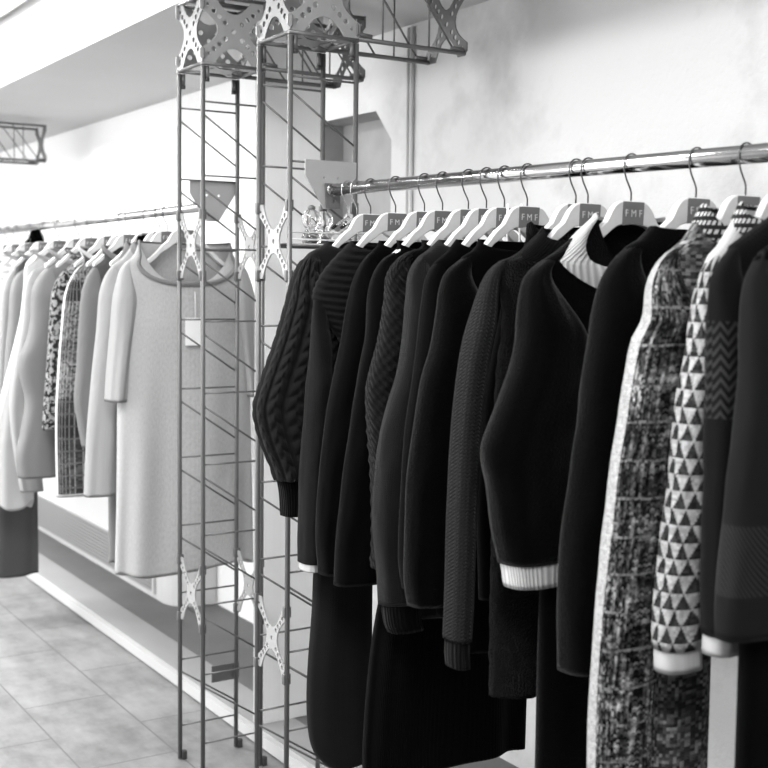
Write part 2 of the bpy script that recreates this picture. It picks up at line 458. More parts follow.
def build_tower(y0, label, group, truss=True, mat='steel'):
    x0, x1, y1 = 1.446, 1.636, y0 + TS
    o = (x0 + TW / 2, y0 + TS / 2, 0)
    t = empty('lattice_tower', o, label, 'display tower', group)
    off = Vector(o)
    def L(p): return Vector(p) - off
    for (x, y) in ((x0, y0), (x1, y0), (x0, y1), (x1, y1)):
        bm = bmesh.new(); tube(bm, [L((x, y, 0.004)), L((x, y, ZC - .012))], .0068, 10)
        link('post', bm, mat, t)
        bm = bx(x + .004 - off.x, x + .020 - off.x, y - .009 - off.y, y + .007 - off.y, 0, .028, bev=.003)
        link('foot', bm, 'darksteel', t)
        # pin sockets under the crown
        bm = tb([L((x + (.013 if x < 1.5 else -.013), y, ZC - .012)), L((x + (.013 if x < 1.5 else -.013), y, ZC - .045))], .0065)
        s = link('socket', bm, mat, t)
        bm = tb([L((x + (.013 if x < 1.5 else -.013), y, ZC - .0455)), L((x + (.013 if x < 1.5 else -.013), y, ZC - .055))], .0072)
        link('socket_tip', bm, 'darksteel', s)
    for y in (y0, y1):
        for k in range(10):
            z = Z0 + DZ * k
            rod('rung', L((x0, y, z)), L((x1, y, z)), .0028, mat, t)
            if k: rod('diagonal', L((x0, y, z - .17 * DZ)), L((x1, y, z - .78 * DZ)), .0028, mat, t)
    # perforated cross braces joining the two ladder panels
    for zc in (1.582, .543):
        for x in (x0, x1):
            p = xplate('cross_brace', TS + .012, .192, .030, .020, 5, .0062, L((x + .001, (y0 + y1) / 2, zc)), 'X', 'plate', t)
            for yy in (y0 + .003, y1 - .003):
                for zz in (zc - .088, zc + .088):
                    link('brace_clip', bx(x - .010 - off.x, x + .010 - off.x, yy - .006 - off.y, yy + .006 - off.y, zz - .014, zz + .014, bev=.002), mat, p)
    # crown: cube of perforated star plates
    H = .185; zc = ZC + H / 2
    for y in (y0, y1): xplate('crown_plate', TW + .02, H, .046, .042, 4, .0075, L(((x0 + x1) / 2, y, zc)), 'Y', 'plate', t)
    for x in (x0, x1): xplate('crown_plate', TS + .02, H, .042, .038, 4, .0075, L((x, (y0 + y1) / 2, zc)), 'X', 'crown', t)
    for z in (ZC - .004, ZC + H):
        for y in (y0, y1): rod('crown_rail', L((x0 - .006, y, z)), L((x1 + .006, y, z)), .0055, mat, t)
        for x in (x0, x1): rod('crown_rail', L((x, y0, z)), L((x, y1, z)), .0055, mat, t)
    mx = Matrix.Translation(L(((x0 + x1) / 2, (y0 + y1) / 2, ZC - .006))) 
    curve_plate('crown_floor_plate', [(p[0], p[1]) for p in xplate_outline(TW, TS, .035, .028)], [circ(a * .045, b_ * .04, .007) for a in (-1, 1) for b_ in (-1, 1)], .003, mat, mx, t)
    # ceiling fixing
    link('ceiling_mount', tb([L(((x0 + x1) / 2, y0 + TS / 2, ZC + H)), L(((x0 + x1) / 2, y0 + TS / 2, SZ + .002))], .012), mat, t)
    link('ceiling_mount_cross', bx(-TW / 2, TW / 2, -.012, .012, ZC + H - .006, ZC + H + .004), mat, t)
    # horizontal truss towards the wall
    xe = 1.978
    for y in (y0, y1):
        for z in (ZC, ZC + H):
            rod('truss_chord', L((x1 + .005, y, z)), L((xe, y, z)), .0062, mat, t)
        link('chord_socket', tb([L((x1 + .008, y, ZC + .012)), L((x1 + .045, y, ZC + .010))], .006), mat, t)
        link('chord_socket', tb([L((xe - .045, y, ZC + .010)), L((xe - .008, y, ZC + .010))], .006), mat, t)
        for xx in (1.715, 1.86): rod('truss_upright', L((xx, y, ZC)), L((xx, y, ZC + H)), .0026, mat, t)
        rod('truss_diagonal', L((1.66, y, ZC + H)), L((1.80, y, ZC)), .0028, mat, t)
        rod('truss_diagonal', L((1.80, y, ZC + H)), L((1.945, y, ZC)), .0028, mat, t)
    xplate('truss_end_plate', TS + .02, H + .01, .042, .030, 4, .0072, L((xe, (y0 + y1) / 2, zc)), 'X', mat, t)
    return t
Y1, Y2, Y3 = 2.734, 3.2643, 6.50
tw = build_tower(Y1, 'nearest grey steel lattice tower, between the dark clothes and the pale clothes', 'lattice towers')
def copy_tree(o, parent=None):
    c = o.copy(); COL.objects.link(c); c.parent = parent
    for ch in list(o.children): copy_tree(ch, c)
    return c
tw2 = copy_tree(tw); tw2.location.y += Y2 - Y1; tw2['label'] = 'grey steel lattice tower standing in front of the big pale scoop-neck sweater'
tw3 = copy_tree(tw); tw3.location.y += Y3 - Y1; tw3['label'] = 'far blurred grey steel lattice truss at the left edge of the picture'

# small grey plate on the middle tower
tag(link('bracket_plate', bx(1.557, 1.65, Y2 + TS + .008, Y2 + TS + .014, .222, .274), 'steel', smooth=False), 'small dark grey plate low on the back of the left lattice tower', 'bracket')

# ------------------------------------------------------------------ rails
XR = 1.558
def rail(y0, z0, y1, z1, label):
    t = empty('clothes_rail', (XR, y0, z0), label, 'clothes rail')
    bm = tb([(0, 0, 0), (0, y1 - y0, z1 - z0)], .0155, 24); link('tube', bm, 'chrome', t)
    s = -1 if y1 < y0 else 1
    # trapezoid bracket plate carried by the tower
    pts = [(-.0745, .073), (.0745, .073), (.0745, .035), (.030, -.033), (.020, -.048), (-.020, -.048), (-.030, -.033), (-.0745, .035)]
    yy = -s * .012
    curve_plate('bracket_plate', pts, [circ(-.012, -.030, .0035), circ(.02, .03, .0035), circ(-.02, .03, .003)], .004, 'plate', Matrix.Translation((0, yy, 0)) @ MX_XZ, t)
    b2 = curve_plate('rail_socket_tab', [(-.020, .016), (.024, .016), (.024, -.046), (-.016, -.046)], [circ(.004, -.028, .0038)], .004, 'steel', Matrix.Translation((0, yy + s * .006, 0)) @ MX_XZ, t)
    link('end_flange', tb([(0, -s * .006, 0), (0, s * .004, 0)], .0162, 24), 'chrome', t)
    return t
rr = rail(Y1 - .022, 1.7125, .95, 1.6858, 'shiny steel clothes rail carrying the black knitwear on the right')
rl = rail(Y2 + TS + .022, 1.7075, 6.48, 1.697, 'steel clothes rail carrying the pale clothes on the left')
def zr(y): return 1.7125 + (y - 2.712) * (1.7125 - 1.6858) / (2.712 - .95) if y < 3 else 1.7075 + (y - 3.458) * (1.697 - 1.7075) / (6.48 - 3.458)

# ------------------------------------------------------------------ hangers
HL_ = .134
HT = [(0, 0), (.026, -.001), (.040, -.007), (.050, -.019), (.060, -.037), (.080, -.052), (.10, -.074), (.12, -.092), (.14, -.106), (.155, -.116)]
HB = [(.155, -.128), (.14, -.121), (.12, -.108), (.10, -.092), (.085, -.077), (.066, -.066), (.050, -.054), (.036, -.046), (.018, -.042), (0, -.041)]
def text_mesh(s, size):
    cu = bpy.data.curves.new('lettering', 'FONT'); cu.body = s; cu.size = size; cu.align_x = 'CENTER'; cu.align_y = 'CENTER'; cu.extrude = .0003
    cu.space_character = 1.6
    o = bpy.data.objects.new('lettering', cu); COL.objects.link(o); bpy.context.view_layer.update()
    me = bpy.data.meshes.new_from_object(o.evaluated_get(bpy.context.evaluated_depsgraph_get()))
    bpy.data.objects.remove(o); bpy.data.curves.remove(cu)
    return me
def hook_path(r=.0185):
    p = [(0, 0, -.070), (0, 0, -.050), (-.003, 0, -.043), (-.012, 0, -.028), (-.0185, 0, -.012)]
    for k in range(0, 13):
        a = math.radians(190 - k * 17); p.append((math.cos(a) * r, 0, math.sin(a) * r))
    return p
def make_hanger():
    t = empty('clothes_hanger', (XR, 0, 1.7), '', 'hanger')
    top = [(-x, z) for x, z in HT[::-1][:-1]] + HT
    bot = HB + [(-x, z) for x, z in HB[::-1][1:]]
    zo = -.0655
    # top/bottom station pairs, thickness grows outwards
    n = 44; bm = bmesh.new(); secs = []
    def ip(tab, x):
        tab = sorted(tab)
        for a, b in zip(tab, tab[1:]):
            if a[0] <= x <= b[0]: return a[1] + (b[1] - a[1]) * (x - a[0]) / (b[0] - a[0] + 1e-9)
        return tab[-1][1]
    for i in range(n + 1):
        x = -HL_ + 2 * HL_ * i / n; ax = abs(x)
        zt, zb = ip(HT, ax) + zo, ip(HB, ax) + zo
        if ax > HL_ - .004: zt -= .002; zb += .002
        th = .0065 + .003 * min(1, max(0, (ax - .03) / .12))
        e = .002
        secs.append([bm.verts.new((x, -th, zt - e)), bm.verts.new((x, -th + e, zt)), bm.verts.new((x, th - e, zt)), bm.verts.new((x, th, zt - e)),
                     bm.verts.new((x, th, zb + e)), bm.verts.new((x, th - e, zb)), bm.verts.new((x, -th + e, zb)), bm.verts.new((x, -th, zb + e))])
    for a, b in zip(secs, secs[1:]):
        for k in range(8): bm.faces.new((a[k], b[k], b[(k + 1) % 8], a[(k + 1) % 8]))
    bm.faces.new(secs[0]); bm.faces.new(secs[-1][::-1]); bmesh.ops.recalc_face_normals(bm, faces=bm.faces[:])
    body = link('shoulder_bar', bm, 'wood', t, smooth=False)
    # stained patch with lettering
    pts = [(-.025, -.002 + zo), (.026, -.002 + zo), (.024, -.0435 + zo), (.0, -.0415 + zo), (-.026, -.0445 + zo)]
    bm = bmesh.new(); prism(bm, pts, 1, -.0079, -.0066); pa = link('printed_patch', bm, 'patch', t, smooth=False)
    pa['label'] = 'dark patch printed with the letters FMF'
    me = text_mesh('FMF', .018); me.transform(Matrix.Translation((0, -.0082, zo - .023)) @ Matrix.Rotation(PI / 2, 4, 'X') @ Matrix.Diagonal((1.0, 1, 1, 1)))
    me.materials.clear(); me.materials.append(M['ink']); me.name = 'lettering'
    o = bpy.data.objects.new('lettering', me); COL.objects.link(o); o.parent = pa
    link('hook', tb(hook_path(), .0016, 6), 'hookwire', t)
    return t
hp = make_hanger()
first = [True]
def hanger(y, label, group, ang=0, name=None):
    t = hp if first[0] else copy_tree(hp); first[0] = False
    t.location = (XR, y, zr(y)); t.rotation_euler = (0, 0, math.radians(ang)); t['label'] = label; t['group'] = group
    return t

# ------------------------------------------------------------------ garments
def lerp_tab(tab, z):
    """tab sorted by descending z: [(z, v..)], Catmull-like smooth interpolation"""
    if z >= tab[0][0]: return tab[0][1]
    if z <= tab[-1][0]: return tab[-1][1]
    for i in range(len(tab) - 1):
        a, b = tab[i], tab[i + 1]
        if a[0] >= z >= b[0]:
            h = a[0] - b[0]
            if h < 1e-6: return a[1]
            t = (a[0] - z) / h
            p = tab[max(i - 1, 0)]; q = tab[min(i + 2, len(tab) - 1)]
            def slope(u, v): return (v[1] - u[1]) / max(1e-6, (u[0] - v[0]))
            m0 = slope(p, b) * h if i > 0 else (b[1] - a[1]); m1 = slope(a, q) * h if i + 2 < len(tab) else (b[1] - a[1])
            lim = 3 * (b[1] - a[1])
            m0 = max(min(m0, max(lim, 0) + .01), min(lim, 0) - .01); m1 = max(min(m1, max(lim, 0) + .01), min(lim, 0) - .01)
            t2, t3 = t * t, t * t * t
            return (2 * t3 - 3 * t2 + 1) * a[1] + (t3 - 2 * t2 + t) * m0 + (-2 * t3 + 3 * t2) * b[1] + (t3 - t2) * m1
    return tab[-1][1]
def sheath(name, zs, fxl, fxr, fyc, fry, mat, parent, off, nseg=72, edge=None, disp=None, folds=(0, 5, 0), pw=.72, capb=True, captop=False, hemwave=0):
    """closed tube of horizontal rings; fxl/fxr left and right x at z; front (-y) is theta in 0..pi"""
    bm = bmesh.new(); uv = bm.loops.layers.uv.new('UVMap'); uvT = bm.loops.layers.uv.new('T')
    zm = zs[len(zs) // 2]; per = 2 * (fxr(zm) - fxl(zm)) + 2 * fry(zm)
    rows = []; amp, fk, fp = folds
    ztop, zbot = zs[0], zs[-1]
    cs = []
    for k in range(nseg):
        th = 2 * PI * k / nseg; c, s = math.cos(th), math.sin(th)
        cs.append((-math.copysign(abs(c) ** pw, c), -math.copysign(abs(s) ** pw, s), th))
    for i, z in enumerate(zs):
        xl, xr, yc, ry = fxl(z), fxr(z), fyc(z), fry(z)
        cx, rx = (xl + xr) / 2, (xr - xl) / 2
        row = []
        f = max(0, min(1, (ztop - z) / max(.01, (ztop - zbot)) * 1.6 - .15))
        for (c, s, th) in cs:
            d = amp * f * (math.sin(fk * th + fp + z * 2.3) * .6 + math.sin((fk + 3) * th + fp * 2.1 - z * 3.1) * .4)
            if disp: d += disp(per * th / (2 * PI), z, th)
            x = cx + c * (rx + d * .35); y = yc + s * (ry + d)
            zz = z
            if edge:
                e = edge(th); 
                if zz > e: zz = e - (i * 1e-5)
            if hemwave and i > len(zs) - 8: zz += hemwave * math.sin(3 * th + fp) * (i - len(zs) + 8) / 8
            row.append(bm.verts.new((x - off[0], y - off[1], zz - off[2])))
        rows.append(row)
    def face(vs, ts, zz_):
        f = bm.faces.new(vs)
        for l, t_, z_ in zip(f.loops, ts, zz_):
            l[uv].uv = (t_ * per, z_); l[uvT].uv = (t_, z_)
    for i in range(len(rows) - 1):
        a, b = rows[i], rows[i + 1]
        for k in range(nseg):
            k2 = (k + 1) % nseg; t0, t1 = k / nseg, (k + 1) / nseg
            face((a[k], b[k], b[k2], a[k2]), (t0, t0, t1, t1), (zs[i], zs[i + 1], zs[i + 1], zs[i]))
    def capf(row, z, up):
        cxm = sum((v.co for v in row), Vector()) / nseg; cxm.z += up
        cvt = bm.verts.new(cxm)
        for k in range(nseg):
            k2 = (k + 1) % nseg
            vs = (row[k], row[k2], cvt) if up > 0 else (row[k2], row[k], cvt)
            face(vs, (k / nseg, (k + 1) / nseg, .5), (z, z, z))
    if capb:
        # tuck the hem inwards
        inner = []
        xl, xr, yc, ry = fxl(zbot), fxr(zbot), fyc(zbot), fry(zbot)
        for v in rows[-1]:
            co = v.co.copy(); ctr = Vector(((xl + xr) / 2 - off[0], yc - off[1], co.z))
            inner.append(bm.verts.new(ctr + (co - ctr) * .86 + Vector((0, 0, .012))))
        for k in range(nseg):
            k2 = (k + 1) % nseg
            face((rows[-1][k], inner[k], inner[k2], rows[-1][k2]), (k / nseg,) * 4, (zbot,) * 4)
        capf(inner, zbot, -.002) if False else capf(inner, zbot, -.001)
    if captop: capf(rows[0], ztop, .004)
    return link(name, bm, mat, parent)
def zrange(z0, z1, dz):
    n = max(4, int(round((z0 - z1) / dz))); return [z0 + (z1 - z0) * i / n for i in range(n + 1)]

def garment(name, label, cat, group, y, outline, cuff_z=None, hem=.9, mats=('black_fine', 'black_fine', 'black_fine'), neck=.10,
            scoop=.045, collar='rib_black', cw=.022, dy=0, sl_w=.115, sl_c=.085, sl_t=.030, body_t=.032, cuff=None, cuff_h=.045,
            cuff_mat='rib_black', bl=None, br=None, shoulder_i=2, disp_b=None, disp_s=None, dz=.012, nseg=64, folds=(.006, 5, 0), body_keys=None,
            sleeve=True, far_sleeve=True, sleeve_top=None, sl_dy=-.006, hem_mat=None, hem_h=.05, sl_keys=None, world=False, hemwave=.004, tilt=0, neck_drop=0):
    """outline: silhouette of the side nearest the aisle, (px,py) on the garment's own plane, from shoulder to cuff"""
    zt = zr(y); yy = y + dy
    t = empty(name, (XR, y, hem), label, cat, group); off = (XR, y, hem)
    zn = zt - .112 - neck_drop
    pts = [(at(px, py, 1, yy + sl_dy)) for px, py in outline] if not world else [Vector((a, 0, b)) for a, b in outline]
    ol = [(p.z, p.x) for p in pts]
    ol = [(zn, XR - neck)] + [p for p in ol if p[0] < zn - .006]
    ol.sort(key=lambda p: -p[0])
    zs_, xs_ = ol[min(shoulder_i, len(ol) - 1)]
    bl = bl if bl is not None else xs_ + .025
    if body_keys is None:
        bk = [q for q in ol[:shoulder_i + 1]] + [(zs_ - .10, (xs_ * .6 + bl * .4) + .012), (zs_ - .22, bl), (hem, bl)]
    else: bk = [q for q in ol[:shoulder_i + 1]] + body_keys
    brk = br
    def bxl(z): return lerp_tab(bk, z)
    def bxr(z):
        v = 2 * XR - bxl(z)
        if brk is not None:
            f = max(0, min(1, (zs_ - .05 - z) / .25)); v = v * (1 - f) + brk * f
        return max(v, bxl(z) + .03)
    def byc(z): return yy + tilt * max(0, zn - z)
    def bry(z):
        f = max(0, min(1, (zn - z) / .25)); return .021 + (body_t - .021) * f
    def edge(th):
        s = math.sin(th)
        return zn + .004 - (scoop * (max(0, s) ** (1.5 if scoop > .03 else .6)) if s > 0 else -.0 + .006 * abs(s))
    zs = zrange(zn, hem, dz)
    zb = zs
    if hem_mat: zb = zrange(zn, hem + hem_h, dz)
    sheath('body', zb, bxl, bxr, byc, bry, mats[0], t, off, nseg, edge=edge, disp=disp_b, folds=folds, capb=not hem_mat, hemwave=0 if hem_mat else hemwave)
    if hem_mat:
        sheath('hem_band', zrange(hem + hem_h + .004, hem, dz), lambda z: bxl(z) + .003, lambda z: bxr(z) - .003, byc, lambda z: bry(z) * .93, hem_mat, t, off, nseg, folds=(folds[0] * 1.2, folds[1], folds[2]), hemwave=hemwave)
    # collar band following the neckline
    if collar:
        bm = bmesh.new(); uv = bm.loops.layers.uv.new('UVMap'); uvT = bm.loops.layers.uv.new('T'); n2 = 64; rows = []
        J = 6
        for j in range(J + 1):
            row = []
            for k in range(n2):
                th = 2 * PI * k / n2; c, s = math.cos(th), math.sin(th)
                e = edge(th) - (scoop * 0) ; z = e + .006 - cw * j / J
                zq = min(z, zn)
                g = .0035 * math.sin(PI * (.15 + .85 * j / J)) + .002
                cx, rx = (bxl(zq) + bxr(zq)) / 2, (bxr(zq) - bxl(zq)) / 2 
                if j == 0: g = -.002
                x = cx - math.copysign(abs(c) ** .72, c) * (rx + g * .6); yv = byc(zq) - math.copysign(abs(s) ** .72, s) * (bry(zq) + g + folds[0] * .3)
                row.append((bm.verts.new((x - off[0], yv - off[1], z - off[2])), th, z))
            rows.append(row)
        pr = 4 * neck + .1
        for a, b in zip(rows, rows[1:]):
            for k in range(n2):
                q = (a[k], b[k], b[(k + 1) % n2], a[(k + 1) % n2])
                f = bm.faces.new([v[0] for v in q])
                ts = (k / n2, k / n2, (k + 1) / n2, (k + 1) / n2)
                for l, v, t_ in zip(f.loops, q, ts): l[uv].uv = (t_ * pr, v[2]); l[uvT].uv = (t_, v[2])
        link('collar', bm, collar, t)
    if sleeve:
        zc_ = cuff_z if cuff_z is not None else ol[-1][0]
        top = ol[1][0] - .004 if len(ol) > 1 else zn - .03
        top = min(top, zn - .02)
        if sleeve_top: top = sleeve_top
        zcb = zc_ + (cuff_h if cuff else 0)
        def wid(z):
            f = max(0, min(1, (top - z) / .16)); f = f * f * (3 - 2 * f)
            g = max(0, min(1, (z - zc_) / max(.05, top - zc_)))
            w = sl_c + (sl_w - sl_c) * min(1, g * 1.8)
            if sl_keys: w = lerp_tab(sl_keys, z)
            return .020 + (w - .020) * (f ** .7)
        def sxl(z): return lerp_tab(ol, z)
        def thick(z):
            if sleeve_top:
                f = max(0, min(1, (top - z) / .22)); return .004 + (sl_t - .004) * f
            f = max(0, min(1, (top - z) / .12)); return .006 + (sl_t - .006) * f ** .75
        for side in ((0, 1) if far_sleeve else (0,)):
            if side == 0:
                L_, R_ = sxl, lambda z: sxl(z) + wid(z)
            else:
                L_, R_ = lambda z: 2 * XR - sxl(z) - wid(z), lambda z: 2 * XR - sxl(z)
            yc = lambda z: yy + sl_dy * max(0, min(1, (top - z) / .2))
            o = sheath('sleeve', zrange(top, zcb, dz), L_, R_, yc, thick, mats[1], t, off, nseg, disp=disp_s if side == 0 else None, folds=(folds[0] * .7, 3, folds[2] + side), captop=True)
            if cuff:
                sheath('cuff', zrange(zcb + .004, zc_, dz * .8), (lambda z, L_=L_: L_(z) + .003), (lambda z, R_=R_: R_(z) - .003), yc, lambda z: thick(z) * .9, cuff_mat, o, off, nseg, folds=(.001, 9, 0)).location = (0, 0, 0)
    return t

def cable_disp(cw=.042, per=.034, h=.014):
    def f(u, z, th):
        if z > 1.53: 
            return .004 * abs(math.sin(z * 2 * PI / .022)) * .8
        uu = (u / cw) % 1.0 - .5
        a = abs(uu) / .42
        if a >= 1: return .0015 - .002
        ph = z / per + a * .42 + (.25 if int(u / cw) % 2 else 0) + (.5 if uu > 0 else 0)
        return h * math.sqrt(1 - a * a) ** .7 * (.35 + .65 * abs(math.sin(PI * ph)) ** .7) - .002
    return f
def ridge_disp(u, z, th):
    f = 1 if z > 1.2 else max(0, 1 - (1.2 - z) / .05)
    zz = z + .012 * math.sin(th)
    return (.009 * (abs(math.sin(PI * zz / .0165)) ** .6) - .005) * f
def shag(u, z, th):
    return .006 * noise.noise(Vector((u * 55, z * 40, 1.3))) + .004 * noise.noise(Vector((u * 120, z * 70, 4.1)))
def lump(u, z, th):
    return .007 * noise.noise(Vector((u * 10, z * 5, 2.2))) + .003 * noise.noise(Vector((u * 26, z * 14, 6.2)))
def diamond(u, z, th):
    return .003 * (math.sin(2 * PI * (u + z) / .03) + math.sin(2 * PI * (u - z) / .03)) * .5

GR = 'dark knitwear on the right rail'
HG = 'hangers on the right rail'
R = {}
# y of each hook on the right rail
hooks = [2.529, 2.418, 2.298, 2.227, 2.131, 2.067, 2.006, 1.932, 1.786, 1.752, 1.637, 1.481, 1.374, 1.296, 1.228, 1.16]
HL = ['pale wooden hanger in the black cable-knit sweater, leftmost labelled hanger on the right rail',
      'pale wooden hanger in the black ridge-shouldered sweater, second labelled hanger from the tower',
      'pale wooden hanger in the plain black sweater right of the ridge-shouldered one',
      'pale wooden hanger in the black tunic left of the braided-shoulder sweater',
      'pale wooden hanger in the braided-shoulder black sweater',
      'pale wooden hanger in the charcoal flecked sweater',
      'pale wooden hanger in the slim black sweater behind the fuzzy-edged black one',
      'pale wooden hanger with a fully visible letter patch and white ribbon loops beside it',
      'pale wooden hanger mostly hidden behind the next hanger, its hook touching the other hook',
      'pale wooden hanger carrying the shaggy black sweater, front one of the touching pair',
      'pale wooden hanger rising out of the white ribbed collar',
      'pale wooden hanger above the plain charcoal sweater shoulder',
      'pale wooden hanger above the black and white striped collar, near the right edge',
      'pale wooden hanger inside the triangle-patterned cardigan',
      'pale wooden hanger inside the charcoal zigzag sweater',
      'pale wooden hanger inside the rightmost dark grey garment']
for y, l in zip(hooks, HL): hanger(y, l, HG)

garment('cable_sweater', 'black cable-knit sweater with plaited sleeves, leftmost garment on the right rail', 'sweater', GR, hooks[0],
        [(322, 247), (310, 254), (297, 276), (290, 300), (276, 345), (262, 385), (256, 410), (262, 440), (274, 470), (279, 490), (281, 516)], hem=.80,
        mats=('cable', 'cable'), collar=None, cuff=True, cuff_h=.085, cuff_mat='rib_black', sl_w=.21, sl_c=.095, sl_t=.04, dz=.0045, nseg=200,
        sl_keys=[(1.5, .13), (1.35, .17), (1.15, .20), (1.0, .15), (.9, .10)], disp_s=cable_disp(), disp_b=None, bl=1.42, br=1.68, neck=.118, neck_drop=.022, folds=(.002, 4, 0), scoop=.026)
garment('ridged_sweater', 'black sweater with thick horizontal ridges over its shoulder and a white cuff tip', 'sweater', GR, hooks[1],
        [(345, 250), (332, 264), (321, 280), (316, 300), (313, 330), (310, 370), (306, 420), (303, 480), (302, 520), (301, 571)], hem=.345,
        mats=('ridge', 'grey_fine'), collar=None, cuff=True, cuff_h=.018, cuff_mat='white_knit', sl_w=.05, sl_c=.05, sl_t=.035, dz=.004, nseg=120, disp_b=ridge_disp, disp_s=lump, sleeve_top=1.47, shoulder_i=4,
        body_keys=[(1.30, 1.435), (1.05, 1.40), (.85, 1.355), (.72, 1.347), (.55, 1.335), (.45, 1.338), (.39, 1.352), (.345, 1.385)], br=1.50, neck=.118, neck_drop=.022, folds=(.002, 4, 1), scoop=.026, sl_dy=-.012)
garment('black_sweater', 'plain black fine-knit sweater right of the ridge-shouldered one', 'sweater', GR, hooks[2],
        [(378, 248), (368, 256), (358, 274), (351, 300), (345, 335), (338, 370), (330, 410), (325, 450), (320, 500), (318, 540), (321, 575)], hem=.80,
        mats=('black_fine', 'black_fine2'), sl_w=.11, sl_c=.07, disp_s=lump, collar=None, neck=.118, neck_drop=.022, scoop=.026)
garment('black_tunic', 'black tunic with a straight hem between the plain sweater and the braided one', 'sweater', GR, hooks[3],
        [(400, 250), (388, 256), (377, 270), (371, 290), (369, 310), (366, 340), (357, 390), (350, 440), (343, 500), (337, 550), (336, 586)], hem=.78,
        mats=('black_fine', 'black_fine2'), sl_w=.15, sl_c=.14, disp_s=lump, collar=None, neck=.118, neck_drop=.022, scoop=.026)
garment('braided_sweater', 'black sweater with braided texture on its shoulder and a very long body reaching lowest', 'sweater', GR, hooks[4],
        [(424, 247), (408, 253), (397, 262), (389, 276), (387, 300), (380, 340), (372, 370), (368, 390), (369, 420), (374, 480), (376, 540), (375, 570)], hem=.425,
        mats=('cord', 'braid'), sl_w=.10, sl_c=.05, neck=.118, neck_drop=.022, collar=None, disp_s=diamond, dz=.006, nseg=96,
        body_keys=[(1.30, 1.42), (1.0, 1.40), (.80, 1.345), (.66, 1.325), (.50, 1.315), (.43, 1.316)], folds=(.010, 6, 2), scoop=.026, br=1.74)
garment('flecked_sweater', 'charcoal sweater with pale flecks on its shoulder and a rounded sleeve end', 'sweater', GR, hooks[5],
        [(448, 240), (430, 250), (418, 260), (411, 274), (409, 300), (406, 330), (400, 370), (391, 400), (382, 435), (378, 480), (376, 520), (379, 570), (384, 622), (388, 633)], hem=.78,
        mats=('flecked', 'flecked'), sl_w=.13, sl_c=.085, neck=.118, neck_drop=.022, collar=None, disp_s=lump, scoop=.026, cuff=True, cuff_h=.06, cuff_mat='rib_grey')
garment('slim_black_sweater', 'slim black sweater tucked behind the fuzzy-edged black one', 'sweater', GR, hooks[6],
        [(468, 241), (448, 253), (436, 264), (428, 280), (425, 300), (420, 340), (415, 380), (408, 430), (404, 500), (402, 560), (406, 590)], hem=.80,
        mats=('black_fine', 'black_fine2'), sl_w=.10, sl_c=.07, collar=None, neck=.118, neck_drop=.022, scoop=.026)
garment('fuzzy_sweater', 'black brushed sweater with a pale fuzzy sleeve edge and white ribbon loops at its neck', 'sweater', GR, hooks[7],
        [(478, 248), (462, 260), (449, 272), (443, 290), (441, 310), (435, 345), (425, 380), (417, 430), (411, 480), (408, 540), (407, 580), (411, 607)], hem=.74,
        mats=('black_fine', 'mohair'), sl_w=.12, sl_c=.085, neck=.118, neck_drop=.022, collar=None, disp_s=lump, scoop=.026)
garment('ribbed_hem_sweater', 'black sweater mostly hidden, its ribbed hem showing below the shaggy sweater', 'sweater', GR, hooks[8],
        [(520, 262), (508, 280), (500, 320), (490, 370), (482, 430), (478, 500), (480, 600)], hem=.725,
        mats=('black_fine', 'black_fine'), sl_w=.09, sl_c=.07, sl_t=.014, body_t=.014, dy=.012, neck=.10, bl=1.40, br=1.66, hem_mat='rib_black', hem_h=.06, scoop=.04, folds=(.001, 4, 0), sl_dy=0)
garment('shaggy_sweater', 'shaggy black sweater with a chunky stitched sleeve edge, left of the white-cuffed one', 'sweater', GR, hooks[9],
        [(515, 256), (500, 262), (490, 272), (483, 287), (477, 308), (466, 350), (459, 400), (455, 450), (452, 520), (450, 600), (448, 650), (449, 668)], hem=.72,
        mats=('shaggy', 'chunky'), sl_w=.045, sl_c=.04, sl_t=.030, body_t=.028, dy=-.010, neck=.115, neck_drop=.010, collar='rib_grey', cw=.04, bl=1.345, br=1.60, disp_b=shag, dz=.007, nseg=130, scoop=.03, cuff=True, cuff_h=.05, cuff_mat='rib_grey', sl_dy=-.002, folds=(.003, 4, 1))
garment('mohair_sweater', 'black mohair sweater with a wide white ribbed collar and a white cuff', 'sweater', GR, hooks[10],
        [(556, 254), (543, 263), (531, 276), (525, 300), (521, 340), (513, 370), (505, 392), (492, 425), (485, 447), (485, 462), (490, 485), (496, 530), (503, 562), (507, 588)], hem=.60,
        mats=('mohair', 'mohair'), sl_w=.20, sl_c=.115, sl_t=.042, neck=.085, collar='rib_white', cw=.045, scoop=.10, cuff=True, cuff_h=.042, cuff_mat='rib_white',
        sl_keys=[(1.5, .12), (1.35, .15), (1.2, .19), (1.05, .15), (.92, .115)], body_keys=[(1.3, 1.42), (.95, 1.372), (.60, 1.372)], disp_s=lump, br=1.70, folds=(.004, 4, 2), neck_drop=-.012)
garment('charcoal_sweater', 'plain charcoal brushed sweater with a smooth rounded shoulder, left of the patterned cardigan', 'sweater', GR, hooks[11],
        [(656, 228), (642, 239), (627, 250), (615, 264), (607, 280), (603, 295), (597, 325), (590, 360), (583, 420), (575, 480), (568, 540), (564, 600), (563, 650), (564, 673)], hem=.86,
        mats=('mohair', 'mohair'), sl_w=.15, sl_c=.12, sl_t=.04, collar=None, scoop=.01, neck=.10, disp_s=lump, br=1.64, folds=(.004, 4, 0), neck_drop=.004)
